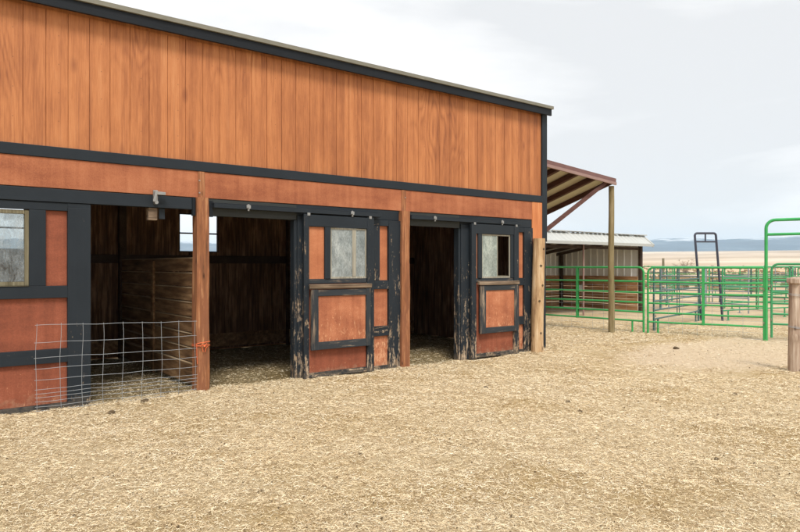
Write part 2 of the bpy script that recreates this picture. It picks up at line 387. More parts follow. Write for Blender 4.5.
def quads_mesh(name, V, nper, faces_per, mat):
    N = V.shape[0]
    me = bpy.data.meshes.new(name); me.vertices.add(N*nper); me.vertices.foreach_set('co', V.reshape(-1).astype(np.float32))
    base = (np.arange(N)*nper)[:, None, None]; F = (base + np.array(faces_per)[None]).reshape(-1, 4)
    me.loops.add(F.size); me.loops.foreach_set('vertex_index', F.reshape(-1).astype(np.int32))
    me.polygons.add(len(F)); me.polygons.foreach_set('loop_start', np.arange(0, F.size, 4, dtype=np.int32)); me.polygons.foreach_set('loop_total', np.full(len(F), 4, dtype=np.int32))
    me.materials.append(mat); me.update(calc_edges=True)
    o = bpy.data.objects.new(name, me); COL.objects.link(o); return o

def build_straw():
    N = 1250000
    r = 2.6*np.exp(rng.random(N)*math.log(19/2.6)) if False else rng.uniform(2.6, 19, N)
    a = R(90-37.89) + rng.uniform(-R(44), R(44), N)
    x = CX+r*np.cos(a); y = CY+r*np.sin(a)
    nd = 34000; xd = rng.uniform(-3.3, 6.5, nd); yd = -.07-np.abs(rng.normal(0, .10, nd)); x[:nd] = xd; y[:nd] = yd; r[:nd] = np.hypot(xd-CX, yd-CY)
    keep = np.ones(N, bool); lift = np.zeros(N); lift[:nd] = np.clip(.10+yd, 0, .1)*.5*rng.random(nd)
    # clumped density
    d = .55*vnoise(x*1.7, y*1.7, 5)+.45*vnoise(x*6, y*6, 6); keep &= rng.random(N) < np.clip(.25+1.15*d, 0, 1)
    # bare patch and pens
    dx = (x-9)/3; dy = (y+2.3)/1.55; uu = dx*.75-dy*.55; ww = dx*.55+dy*.75; pd = np.hypot(uu, ww)
    keep &= ~((pd < .62+.75*vnoise(x*3, y*3, 8)) & (rng.random(N) > .10))
    keep &= ~((np.hypot(x, y) > 12) & (rng.random(N) > .35))
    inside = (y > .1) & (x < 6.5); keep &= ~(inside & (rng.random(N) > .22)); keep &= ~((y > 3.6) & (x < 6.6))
    x, y, r, lift = x[keep], y[keep], r[keep], lift[keep]; n = len(x)
    L = rng.gamma(1.7, .0074, n)*(1+r/12)+.006; W = rng.uniform(.0008, .0017, n)*(1+r/6)
    th = rng.uniform(0, 2*pi, n); tilt = rng.normal(0, .20, n); z = gh(x, y) + lift + rng.random(n)**1.6*.014 + .002
    dx = np.cos(th)*np.cos(tilt); dy = np.sin(th)*np.cos(tilt); dz = np.sin(tilt)
    roll = rng.uniform(-1.0, 1.0, n); px = -np.sin(th)*np.cos(roll); py = np.cos(th)*np.cos(roll); pz = np.sin(roll)
    bend = rng.normal(0, .09, n)*L
    V = np.zeros((n, 6, 3))
    for i, s in enumerate((-.5, 0, .5)):
        cx = x+dx*L*s + (px*bend if s == 0 else 0); cy = y+dy*L*s + (py*bend if s == 0 else 0); cz = z+dz*L*s + (np.abs(bend)*.4 if s == 0 else 0)
        for j, q in enumerate((-.5, .5)):
            V[:, i*2+j, 0] = cx+px*W*q; V[:, i*2+j, 1] = cy+py*W*q; V[:, i*2+j, 2] = cz+pz*W*q
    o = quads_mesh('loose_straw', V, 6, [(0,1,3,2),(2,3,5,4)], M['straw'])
    tag(o, 'loose dry yellow straw scattered over the yard and the stall floors', 'straw', kind='stuff')
    # dark crumbs of dung and dirt
    m = 9000; r = rng.uniform(2.8, 17, m); a = R(90-37.89)+rng.uniform(-R(37), R(37), m)
    x = CX+r*np.cos(a); y = CY+r*np.sin(a); k = (y < 3.5) | (x > 6.7); x, y, r = x[k], y[k], r[k]; k2 = vnoise(x*1.3, y*1.3, 15) > .42; x, y, r = x[k2], y[k2], r[k2]; m = len(x)
    s = np.minimum(rng.gamma(1.4, .0018, m)+.0015, .010); z = gh(x, y)+.010+s*.3
    oc = np.array([(1,0,0),(0,1,0),(-1,0,0),(0,-1,0),(0,0,.7),(0,0,-.7)], float)
    V = oc[None]*s[:, None, None]*rng.uniform(.6, 1.4, (m, 6, 1)) + np.stack([x, y, z], 1)[:, None]
    F = [(0,1,4),(1,2,4),(2,3,4),(3,0,4),(1,0,5),(2,1,5),(3,2,5),(0,3,5)]
    fl = (np.arange(m)*6)[:, None, None]+np.array(F)[None]
    me = bpy.data.meshes.new('dung_crumbs'); me.from_pydata(V.reshape(-1, 3).tolist(), [], fl.reshape(-1, 3).tolist()); me.materials.append(M['manure']); me.update()
    o = bpy.data.objects.new('dung_crumbs', me); COL.objects.link(o); tag(o, 'dark crumbs of dry dung and dirt among the straw', 'dung crumbs', kind='stuff')
build_straw()

def lump(name, x, y, s, label):
    mb = MB(); n1, n2 = 7, 10; V = []; 
    for i in range(n1+1):
        ph = pi*i/n1
        for k in range(n2):
            t = 2*pi*k/n2; q = s*random.uniform(.72, 1.18)
            V.append((q*math.sin(ph)*math.cos(t)*1.25, q*math.sin(ph)*math.sin(t), q*math.cos(ph)*.62))
    F = [(i*n2+k, (i+1)*n2+k, (i+1)*n2+(k+1) % n2, i*n2+(k+1) % n2) for i in range(n1) for k in range(n2)]
    mb.add(V, F, 0, True); o = mb.build(name, M['manure']); s *= .8; o.location = (x, y, gh1(x, y)+s*.15); o.scale = (.8, .8, .8); o.rotation_euler = (0, 0, random.uniform(0, 6))
    return tag(o, label, 'dung', 'dung clods on the straw')
for x, y, s, lb in ((2.91,-3.29,.035,'dark dung clod lying in mid yard, farther of a close pair'),
                    (2.69,-3.62,.030,'small dark dung clod just nearer the camera than the clod in mid yard'),
                    (2.91,-2.02,.036,'dark dung clod on the straw nearest the half slid door'),
                    (-.78,-.29,.055,'brown dung clod on the straw behind the foot of the wire panel'),
                    (-1.22,-.62,.045,'pale brown clod lying in front of the wire panel beside the left door'),
                    (8.5,-1.45,.06,'dark clod lying on the bare sandy patch before the green pens'),
                    (4.95,-4.17,.032,'dark dung clod in the right of the yard between patch and camera'),
                    (-.01,-3.45,.022,'small dark clod in the near straw left of the yard centre'),
                    (2.2,-5.3,.024,'small dark clod in the near straw at the right')):
    lump('dung_clod', x, y, s, lb)

# ------------------------------------------------------------------ BARN
barn = tag(empty('barn', (0,0,0)), 'long orange stable with blue-black trim, three open stalls and sliding doors', 'barn')
XL, XR, D = -6.42, 6.39, 3.75
# upper siding with routed grooves
mb = MB(); x = -6.495; xs = []
while x < XR-.01:
    x1 = min(x+.2165, XR); mb.box((x+.0032, .0, 2.842), (x1-.0032, .016, 4.318)); x = x1
mb.box((XL, .010, 2.80), (XR, .05, 4.42))
mb.build('upper_siding', M['siding'], barn, .0015)
b = MB().box((XL, -.040, 2.717), (6.387, .02, 2.838), jit=.0).build('trim_band', M['dk'], barn, .005)
MB().box((XL-.1, -.125, 4.318), (6.545, -.09, 4.436)).box((XL-.1, -.088, 4.40), (6.54, .0, 4.43)).build('fascia_board', M['dkfas'], barn, .004)
rf = MB()
slope = .17
# roof sheet, sloping down to the back, ribbed
def rz(y): return 4.474 - slope*(y+.145)
Yb = D+.35
prof = []
x = XL-.15
while x < 6.68:
    prof += [(x, 0), (x+.22, 0), (x+.235, .012), (x+.265, .012)]; x += .28
prof = [p for p in prof if p[0] <= 6.57] + [(6.57, 0)]
V = []; F = []
for y in (-.145, Yb):
    for (px, pz) in prof: V.append((px, y, rz(y)+pz))
    for (px, pz) in prof: V.append((px, y, rz(y)+pz-.012))
n = len(prof)
for i in range(n-1):
    F += [(i, i+1, 2*n+i+1, 2*n+i), (n+i, 3*n+i, 3*n+i+1, n+i+1), (i, n+i, n+i+1, i+1), (2*n+i, 2*n+i+1, 3*n+i+1, 3*n+i)]
rf.add(V, F); roof = rf.build('roof', M['olive'], barn)
MB().box((XL-.16, -.150, 4.437), (6.575, -.128, 4.492)).box((XL-.16, -.1275, 4.437), (6.57, -.090, 4.444)).build('roof_edge', M['olive'], roof, .003)
for i in range(11):
    x = XL+.2+i*1.24
    MB().beam((x, .06, rz(.06)-.12), (x, D-.02, rz(D-.02)-.12), .045, .16).build('rafter', M['rafter'], roof)
# corner trim, end walls, back wall
MB().box((6.393, -.030, 2.0), (6.53, .10, 4.425)).box((6.393, .0, 0.02), (6.53, .10, 1.998)).build('corner_trim', M['dkz'], barn, .004)
def endwall(x0, x1, name='end_wall'):
    m = MB(); y = .102
    while y < D-.01:
        y1 = min(y+.2165, D); zt = rz(y1)-.035
        m.box((x0+.012, y+.004, 0), (x1-.0, y1-.004, zt)); y = y1
    m.box((x0, .102, 0), (x0+.010, D, rz(D)-.04)); return m.build(name, [M['siding']], barn)
endwall(6.47, 6.52); endwall(XL, XL+.05)
# interior lining of the right end: dark boards
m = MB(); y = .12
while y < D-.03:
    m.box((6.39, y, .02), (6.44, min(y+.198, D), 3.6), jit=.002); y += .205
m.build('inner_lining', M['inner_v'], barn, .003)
# back wall of vertical boards with a window hole in every bay
bw = MB(); wins = [(k*3.14+1.0, k*3.14+1.74) for k in (-2, -1, 0, 1)]
x = XL+.05
while x < 6.38:
    w = random.uniform(.15, .21); x1 = min(x+w, 6.385)
    cuts = [wv for wv in wins if x < wv[1] and x1 > wv[0]]
    if cuts:
        wa, wb_ = cuts[0]
        if x < wa - .02: x1 = wa
        elif x1 > wb_ + .02 and x < wb_ : x1 = min(x1, wb_) if x < wb_-.01 else x1
        if x >= wa-.001 and x < wb_-.001:
            bw.box((x+.002, D-.01, .02), (x1-.002, D+.02, 1.80), jit=.002); bw.box((x+.002, D-.01, 2.50), (x1-.002, D+.02, 3.70), jit=.002); x = x1; continue
    bw.box((x+.002, D-.01, .02), (x1-.002, D+.02, 3.70), jit=.002); x = x1
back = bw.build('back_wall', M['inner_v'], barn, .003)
m = MB()
px = XL
for wa, wb_ in wins:
    m.box((px, D+.025, 0), (wa, D+.06, 3.72)); m.box((wa, D+.025, 0), (wb_, D+.06, 1.80)); m.box((wa, D+.025, 2.50), (wb_, D+.06, 3.72)); px = wb_
m.box((px, D+.025, 0), (6.52, D+.06, 3.72)); m.build('outer_cladding', M['siding'], back)
for wa, wb_ in wins:
    MB().box((wa, D+.0, 1.80), (wa+.02, D+.05, 2.50)).box((wb_-.02, D, 1.80), (wb_, D+.05, 2.50)).box((wa+.02, D, 2.13), (wb_-.02, D+.04, 2.155)).box((wa+.02, D, 1.80), (wb_-.02, D+.04, 1.82)).box((wa+.02, D, 2.48), (wb_-.02, D+.04, 2.5)).build('window_frame', M['rafter'], back)
MB().box((XL+.06, D-.07, 1.60), (6.38, D-.015, 1.74), jit=.002).build('girt', M['rafter'], back, .004)
MB().box((XL+.06, D-.06, .06), (6.38, D-.015, .30), jit=.002).build('kick_board', M['inner_h'], back, .004)
# stall partitions of horizontal planks
for k, px in enumerate((-3.14, 0.0, 3.14)):
    m = MB(); z = .05
    i = 0
    while z < 1.58:
        h = (.26 if i == 0 else random.uniform(.165, .20))
        sl = random.uniform(-.012, .012)
        P0 = (px-.02-(i == 0)*.02, .07, z); P1 = (px+.02+(i == 0)*.02, D-.08, z+h)
        m.box(P0, P1, 0, .003, top=1); m.box((P0[0]-.004, P0[1], z+h-.012), (P1[0]+.004, P1[1], z+h+.001), 1, .001); z += h+random.uniform(.008, .02); i += 1
    pt = m.build('stall_partition', [M['inner_h'], M['inner_edge']], barn, .002)
    MB().box((px-.055, D-.20, .0), (px+.055, D-.085, 3.62)).build('inner_post', M['inner_edge'] if False else M['rafter'], pt, .004)
    MB().box((px-.055, 1.8, 0), (px-.022, 1.9, 1.62)).build('cleat', M['inner_h'], pt)
# posts (square, stained red, worn), up to the band; header boards butt between them
posts = {}
for px in (-6.28, -3.14, -.03, 3.145):
    m = MB(); zs = [-.1+2.49*q/8 for q in range(9)]+[2.3905, 2.712]; n = len(zs); V = []
    for i, z in enumerate(zs):
        ox = .004*math.sin(i*1.3+px); w = .083 - .009*i/8 + .002*math.sin(i*2.9+px*3); y0 = -.085+.004*math.cos(i*2.1)
        if i > 8: w, y0, ox = .040, -.036, 0
        for a, bb in ((-w, y0), (-w+.012, y0-.010), (w-.012, y0-.010), (w, y0), (w, .07), (-w, .07)): V.append((px+ox+a, bb, z))
    F = [(i*6+k, i*6+(k+1) % 6, (i+1)*6+(k+1) % 6, (i+1)*6+k) for i in range(n-1) for k in range(6)]
    F += [tuple(range(6))[::-1], tuple((n-1)*6+k for k in range(6))]
    m.add(V, F); po = m.build('post', M['postred'], barn, .003)
tag(MB().box((6.113, -.032, -.1), (6.388, .07, 2.714)).build('post', M['postor'], barn, .006), 'broad orange stained corner post')
edges = [XL, -6.322, -6.238, -3.182, -3.098, -.072, .012, 3.103, 3.187, 6.110]
for a, bb in zip(edges[::2], edges[1::2]):
    if bb-a > .05: MB().box((a, -.028, 2.392), (bb, .02, 2.714), jit=.0015).build('header_board', M['header'], barn, .003)
E2 = [(-6.238, -3.182), (-3.098, -.072), (.012, 3.103), (3.187, 6.110)]
for a, bb in E2:
    if (a, bb) not in zip(edges[::2], edges[1::2]): MB().box((a, -.028, 2.392), (bb, .02, 2.714), jit=.0015).build('header_board', M['header'], barn, .003)
# wall behind the header and siding so no sky shows
MB().box((XL+.02, .053, 2.42), (6.385, .075, 4.40)).build('inner_lining', M['inner_v'], barn)

def fixed(x0, mir, mats, wear, hole_glass=True, right=None):
    """fixed wall panel of a bay: stiles and rails over hardboard, a window in the middle"""
    w = 1.78
    def X(a): return x0+w-a if mir else x0+a
    def bx(mb, a, b, z0, z1, y0, y1, mi=0):
        xa, xb = sorted((X(a), X(b))); mb.box((xa, y0, z0), (xb, y1, z1), mi, .0015)
    st, rl = mats
    f = MB()
    for a, b in ((0, .232), (1.55, 1.78)): bx(f, a, b, .0, 2.19, -.045, .04)
    for z0, z1 in ((.0, .062), (.505, .652), (1.205, 1.335), (2.15, 2.236)): bx(f, .230, 1.552, z0, z1, -.040, .038, 1)
    bx(f, 0, .233, 2.188, 2.236, -.042, .037, 1); bx(f, 1.547, 1.78, 2.188, 2.236, -.042, .037, 1)
    fo = f.build('fixed_panel', [st, rl], barn, .004)
    for a, b in ((.442, .60), (1.26, 1.39)):
        f = MB(); bx(f, a, b, 1.337, 2.148, -.038, .036); f.build('stile', st, fo, .004)
    for a, b in ((.234, .440), (1.392, 1.548)):
        p = MB(); bx(p, a, b, 1.337, 2.148, -.004, .012); p.build('upper_panel', M['panel_up'] if wear > .3 else M['panel_low'], fo)
    p = MB(); bx(p, .234, 1.548, .654, 1.203, -.006, .012); p.build('middle_panel', M['panel_worn'] if wear > .3 else M['panel_low'], fo)
    p = MB(); bx(p, .234, 1.548, .064, .503, -.006, .012); p.build('lower_panel', M['panel_worn'] if wear > .3 else M['panel_low'], fo)
    f = MB()
    for a, b, z0, z1 in ((.602, .640, 1.345, 2.14), (1.22, 1.258, 1.345, 2.14), (.642, 1.218, 1.345, 1.385), (.642, 1.218, 2.10, 2.14)): bx(f, a, b, z0, z1, -.028, .03)
    bx(f, .602, 1.258, 1.337, 1.343, -.05, .03)
    f.build('window_frame', M['winframe'], fo, .003)
    if hole_glass:
        p = MB(); bx(p, .642, 1.218, 1.387, 2.098, .004, .008); p.build('window_pane', M['glass_clear'], fo)
    return fo
def lintel(a, b, z0, z1, m, y0=-.02, y1=.045, name='lintel'):
    return MB().box((a, y0, z0), (b, y1, z1), jit=.0015).build(name, m, barn, .004)
# bay 1 (left): fixed on the left, opening by the post
fixed(-3.055-.02, True, (M['dkz'], M['dk']), 0)
lintel(-3.05, -.155, 2.240, 2.382, M['dk'], -.052, .03)
# bay 2
fixed(1.30, False, (M['dkp'], M['dkpx']), 1)
lintel(1.30, 3.06, 2.24, 2.388, M['dkm']); lintel(.06, 1.30, 2.175, 2.388, M['greybeam'])
# bay 3
fixed(4.335, False, (M['dkp'], M['dkmx']), 1, hole_glass=False)
lintel(4.33, 6.108, 2.24, 2.388, M['dkm']); lintel(3.23, 4.328, 2.175, 2.388, M['greybeam'])
# hidden bay beyond the left edge of the frame
fixed(-6.195, True, (M['dkz'], M['dk']), 0) if False else fixed(-6.195, False, (M['dkz'], M['dk']), 0)
lintel(-6.195, -3.225, 2.240, 2.382, M['dk'], -.052, .03)
# leading jambs: a deep post at the free edge of the fixed panels
for x0 in (1.286, 4.321):
    MB().box((x0-.030, -.030, -.05), (x0+.012, .085, 2.17), jit=.002).build('door_jamb', M['dkp'], barn, .004)
# brackets beside the first post
for a_, b_ in (((-.152, -.062, 2.165), (-.114, -.01, 2.385)), ((.055, -.05, 2.16), (.112, -.022, 2.36)), ((3.232, -.05, 2.18), (3.262, -.022, 2.36))): MB().box(a_, b_).build('post_bracket', M['dkfas'], barn, .003)

def sliding_door(x0, x1, win, hatch, op, uppers, label):
    """door hung on a rail in front of the wall; its own frame, boards, window and a boxed hatch"""
    yf, yb = -.125, -.068
    f = MB(); s1 = uppers['lstile']; s2 = uppers['rstile']
    f.box((x0, yf, .01), (s1, yb, 2.255), jit=.003); f.box((s2, yf, .01), (x1, yb, 2.255), jit=.003)
    f.box((s1-.004, yf+.005, 2.09), (s2+.004, yb-.004, 2.250), 1, jit=.002).box((s1-.004, yf+.008, .02), (s2+.004, yb-.004, .085), 2, jit=.002)
    d = f.build('sliding_door', [M['dkp'], M['dkmx'], M['dkpx']], barn, .005); tag(d, label)
    a, b, z0, z1 = win
    MB().box((s1+.002, yf+.020, z0-.065), (s2-.002, yb, z0-.002), jit=.002).build('window_sill', M['weath'], d, .004)
    MB().box((a-.095, yf+.006, z0), (a-.002, yb, 2.088), jit=.002).build('stile', M['dkm'], d, .004)
    MB().box((s1+.002, -.092, z0), (a-.097, -.080, 2.088)).build('upper_panel', M['panel_up'], d)
    if b < s2-.04:
        MB().box((b+.002, yf+.012, z0), (s2-.002, yb, 2.088), jit=.002).build('stile', M['dkm'], d, .004)
    b2 = b if b < s2-.04 else s2-.002
    MB().box((s1+.002, -.092, .087), (s2-.002, -.078, z0-.067)).build('lower_panel', M['panel_low'], d)
    fr = MB().box((a, yf+.022, z0), (b2, yf+.042, z0+.028)).box((a, yf+.022, 2.065), (b2, yf+.042, 2.088)).box((a, yf+.022, z0+.03), (a+.022, yf+.042, 2.063)).box((b2-.022, yf+.022, z0+.03), (b2, yf+.042, 2.063))
    if op == 'mull': fr.box((2.155, yf+.018, z0+.03), (2.215, yf+.046, 2.063))
    else: fr.box((a+.375, yf+.024, z0+.03), (a+.39, yf+.04, 2.063))
    fr.build('window_frame', M['winpale'], d, .002)
    p1 = b2-.022 if op == 'mull' else a+.374
    MB().box((a+.022, yf+.030, z0+.028), (p1, yf+.034, 2.065)).build('window_pane', M['glass_dirty'] if op == 'mull' else M['glass_pale'], d)
    # hatch box
    h0, h1, hz0, hz1, q0, q1, qz0, qz1 = hatch
    y0, y1 = yf-.045, yf-.004
    MB().box((h0-.03, y0-.012, hz1-.002), (h1+.01, y1, hz1+.062), jit=.007).build('ledge', M['ledge'], d, .008)
    h = MB()
    h.box((h0, y0, hz0), (q0, y1, hz1-.006), jit=.004).box((q1, y0, hz0), (h1, y1, hz1-.006), jit=.004)
    h.box((q0-.004, y0+.005, hz0), (q1+.004, y1-.004, qz0), 1, jit=.003).box((q0-.004, y0+.005, qz1), (q1+.004, y1-.004, hz1-.008), 1, jit=.003)
    ho = h.build('hatch', [M['weathz'], M['weath']], d, .005)
    MB().box((q0+.002, y0+.022, qz0+.002), (q1-.002, y1-.004, qz1-.002)).build('hatch_board', M['panel_worn'], d)
    for x in (x0+.07, x1-.07):
        MB().box((x-.022, yf-.008, 2.235), (x+.022, yf-.001, 2.275)).build('hanger_strap', M['zinc'], d, .002)
    return d
sliding_door(1.357, 2.522, (1.785, 2.385, 1.372, 2.09), (1.45, 2.43, .40, 1.235, 1.56, 2.352, .505, 1.135), 'mull',
             dict(lstile=1.437, rstile=2.40), 'flaking blue-black sliding door with a grimy grey window, slid half open')
sliding_door(4.50, 5.655, (4.752, 5.45, 1.345, 2.065), (4.66, 5.60, .42, 1.235, 4.79, 5.50, .515, 1.14), 'half',
             dict(lstile=4.612, rstile=5.53), 'worn sliding door whose window is half glazed and half open')

def track(a, b, z0, hangers, big=False):
    t_ = MB().box((a, -.118, z0), (b, -.050, z0+.055)).box((a, -.118, z0+.056), (b, -.030, z0+.062)).build('track_rail', M['dkmx'], barn, .003)
    for x in hangers:
        m = MB(); m.box((x-.028, -.135, z0+.012), (x+.028, -.119, z0+.055)); m.tube([(x, -.150, z0+.02), (x, -.12, z0+.02)], .016, 10); m.box((x-.012, -.129, z0-.02), (x+.012, -.120, z0+.066))
        m.build('roller_hanger', M['zinc'], t_, .002)
    return t_
track(.10, 2.66, 2.272, (.55, 2.14)); track(3.235, 5.73, 2.272, (3.70, 5.23))
# loose hardware of the first doorway
m = MB().box((-.625, -.085, 2.30), (-.575, -.056, 2.44)); m.box((-.62, -.13, 2.385), (-.50, -.10, 2.42), jit=.004); m.beam((-.6,-.12,2.43), (-.63,-.12,2.30), .02, .03); m.tube([(-.6, -.12, 2.295), (-.6, -.058, 2.295)], .022, 12)
m.build('roller_hanger', M['zinc'], barn, .003)
MB().box((-.665, -.02, 2.09), (-.56, .05, 2.236), jit=.004).build('hanging_block', M['ledge'], barn, .006)
MB().box((-.535, .0, 2.11), (-.465, .03, 2.236), jit=.003).build('hanging_plate', M['dkz'], barn, .004)
# metal latch on the corner
MB().box((6.13, -.062, 1.60), (6.20, -.034, 1.72)).build('latch', M['slate'], barn, .004)
for x, z in ((-.08, 2.6), (-.08, 2.45), (3.145, 2.6)):
    MB().tube([(x+.02, -.050, z), (x+.02, -.034, z)], .009, 8).build('bolt_head', M['zinc'], barn)

# ------------------------------------------------------------------ things against the barn
def log_mesh(h, r, lean, seed, knots, top_cut=0.0, segs=22, rings=26):
    rn = random.Random(seed); V = []; 
    ph = [rn.uniform(0, 6) for _ in range(6)]
    for i in range(rings+1):
        z = -.12 + (h+.12)*i/rings
        for k in range(segs):
            t = 2*pi*k/segs
            rr = r*(1+.10*(1-i/rings)) * (1+.035*math.sin(2*t+ph[0]+z)+.03*math.sin(3*t+ph[1]-z*2)+.012*math.sin(7*t+ph[2]+z*5))
            for kt, kz, ks in knots:
                dd = math.hypot(((t-kt+pi) % (2*pi)-pi)*r, (z-kz))
                rr += ks*math.exp(-(dd/.05)**2)
            zz = z if i < rings else z + top_cut*math.cos(t)
            V.append((rr*math.cos(t)+lean[0]*z/h+.008*math.sin(z*2.3+ph[3]), rr*math.sin(t)+lean[1]*z/h, zz))
    F = [(i*segs+k, i*segs+(k+1) % segs, (i+1)*segs+(k+1) % segs, (i+1)*segs+k) for i in range(rings) for k in range(segs)]
    mb = MB(); mb.add(V, F, 0, True)
    top = [V[rings*segs+k] for k in range(segs)]; c = (sum(p[0] for p in top)/segs, sum(p[1] for p in top)/segs, h+.004)
    mb.add(top+[c], [(k, (k+1) % segs, segs) for k in range(segs)], 1); return mb
M['endgrain'] = m_plain('cut_log_end', (.55,.40,.24), .85, 0, .25, 20)
lp = empty('log_post', (6.09, -.165, gh1(6.09, -.165)))
tag(lp, 'pale peeled log post with dark knots standing against the barn corner', 'log post')
kn = [(-2.0, 1.55, .012), (-1.7, 1.2, .014), (-2.2, .92, .016), (-1.9, .35, .012), (-1.5, 1.85, .01)]
log_mesh(2.04, .102, (.045, .0), 3, kn).build('log', [M['log'], M['endgrain']], lp)
for kt, kz, ks in kn:
    r = .104+ks; c = Vector((r*math.cos(kt)+.045*kz/2.04, r*math.sin(kt), kz)); nrm = Vector((math.cos(kt), math.sin(kt), 0))
    m = MB(); m.tube([c-nrm*.02, c+nrm*.0035], [.024, .019], 9); m.build('knot', M['manure'], lp)
# right-hand old post with wire
op = empty('log_post', (7.50, -3.865, gh1(7.50, -3.865)))
tag(op, 'reddish cracked old log post wrapped with wire at the right edge of the yard', 'log post')
log_mesh(1.375, .084, (.0, .0), 9, [(-2.6, .5, .02), (-1.2, 1.0, .018)], .02).build('log', [M['oldlog'], M['oldlog']], op)
MB().box((-.098, -.075, 1.29), (.09, .085, 1.375), jit=.008).build('cap_block', M['oldlog'], op, .012)
for z, rr in ((1.14, .094), (1.12, .093), (.66, .095), (.645, .095)):
    MB().tube([((rr+.004*math.sin(5*t))*math.cos(t), (rr+.003*math.cos(4*t))*math.sin(t), z+.010*math.sin(t)) for t in [2*pi*k/20 for k in range(20)]], .0028, 5, closed=True).build('wire_loop', M['wire'], op)
MB().tube([(.08,.0,.95), (.10,-.05,1.0), (.16,-.08,.9)], .004, 5).build('wire_tail', M['wire'], op)

# wire hog panel across the first doorway
def hog_panel():
    m = MB(); xs = [-1.845, -1.615, -1.40, -1.187, -.980, -.768, -.552, -.345, -.150]
    zs = [.93, .745, .585, .47, .35, .25, .205, .165, .12, .065, .02]
    def P(x, z):
        s = (x+1.845)/1.7
        return (x + .006*math.sin(z*7+x*3), -.150 + .02*(1-z) + .008*math.sin(x*4+z*2), z*(1-.052*s) + .003*math.sin(x*9+z*4))
    for x in xs: m.tube([P(x+.0015*math.sin(x*30+i), .955*i/14-.01) for i in range(15)], .0022, 6)
    for z in zs: m.tube([P(-1.862+i*1.735/24, z+.0015*math.sin(i*1.3+z*20)) for i in range(25)], .0022, 6)
    return m.build('wire_panel', M['wire'])
tag(hog_panel(), 'galvanised wire mesh panel standing across the left doorway and part of the dark door', 'wire panel')
# twine on the first post
m = MB()
for z0, ph in ((.57, 0), (.60, 1.2)):
    pts = []
    for k in range(24):
        t = 2*pi*k/24; ex = .094*math.copysign(abs(math.cos(t))**.5, math.cos(t)); ey = .100*math.copysign(abs(math.sin(t))**.5, math.sin(t))
        pts.append((-.03+ex, -.012+ey, z0+.014*math.sin(t+ph)-.02*math.sin(t)))
    m.tube(pts, .0045, 5, closed=True)
for sx in (-1, 1): m.tube([(-.03, -.118, .575), (-.03+sx*.03, -.130, .60), (-.03+sx*.045, -.128, .57), (-.03+sx*.02, -.122, .545), (-.03+sx*.012, -.118, .50)], .005, 5)
m.tube([(-.115, -.10, .60), (-.118, -.112, .45), (-.112, -.115, .36)], .004, 5)
m.tube([(-.035, -.128, .585), (-.028, -.132, .565)], .013, 8)
tag(m.build('baling_twine', M['twine']), 'orange baling twine knotted round the red post beside the wire panel', 'twine')

# ------------------------------------------------------------------ lean-to canopy on the barn's end
can = empty('canopy', (8.4, 1.0, 0)); tag(can, 'lean-to canopy with maroon fascia and cream underside off the barn end', 'canopy')
can_off = Vector((8.4, 1.0, 0))
def CB(): return MB()
def cz(x, y): return 3.655 - .078*(x-8.4) - .31*(y-1.0)
def loc(m): m.v = [(a-can_off.x, b_-can_off.y, c_) for a, b_, c_ in m.v]; return m
m = MB(); n = 0; V = []; F = []
xs_ = [6.56+i*.0925 for i in range(int((10.18-6.56)/.0925)+1)]
for y in (1.0, 4.7):
    for i, x in enumerate(xs_): V.append((x, y, cz(x, y)+.055+(.012 if i % 3 == 0 else 0)))
    for i, x in enumerate(xs_): V.append((x, y, cz(x, y)+.045+(.012 if i % 3 == 0 else 0)))
n = len(xs_)
for i in range(n-1): F += [(i, i+1, 2*n+i+1, 2*n+i), (n+i, 3*n+i, 3*n+i+1, n+i+1), (i, n+i, n+i+1, i+1), (2*n+i, 2*n+i+1, 3*n+i+1, 3*n+i)]
F += [(0, 2*n, 3*n, n), (n-1, 2*n-1, 4*n-1, 3*n-1)]
m.add(V, F); croof = loc(m).build('roof', M['cream'], can)
loc(MB().beam((6.56, .968, cz(6.56, 1)+.020), (10.19, .968, cz(10.19, 1)+.020), .03, .085)).build('fascia', M['brownmetal'], can, .003)
loc(MB().beam((6.56, .960, cz(6.56, 1)-.058), (10.195, .960, cz(10.195, 1)-.058), .035, .065)).build('fascia_trim', M['brownmetal2'], can, .003)
for x in (6.66, 7.05, 7.50, 8.20, 8.83, 9.46, 10.11):
    loc(MB().beam((x, 1.0, cz(x, 1)-.015), (x, 4.66, cz(x, 4.66)-.015), .10 if x < 10 else .06, .11)).build('purlin', M['brownwood'], can, .003)
loc(MB().beam((6.56, 1.05, 1.62), (9.93, 1.05, 3.475), .05, .085)).build('brace', M['brace'], can, .004)
loc(MB().beam((6.56, 4.6, cz(6.56, 4.6)-.14), (10.15, 4.6, cz(10.15, 4.6)-.14), .08, .13)).build('rear_beam', M['brownwood'], can)
for (x, y, zt) in ((10.155, 1.06, cz(10.155, 1.06)-.09), (10.12, 4.6, cz(10.12, 4.6)-.20)):
    m = MB(); rr = .066
    m.tube([(x+.010*math.sin(i*.9), y, -.15+(zt+.15)*i/10) for i in range(11)], [rr*1.12-.012*i/10 for i in range(11)], 14); loc(m).build('post', M['green_post'], can)

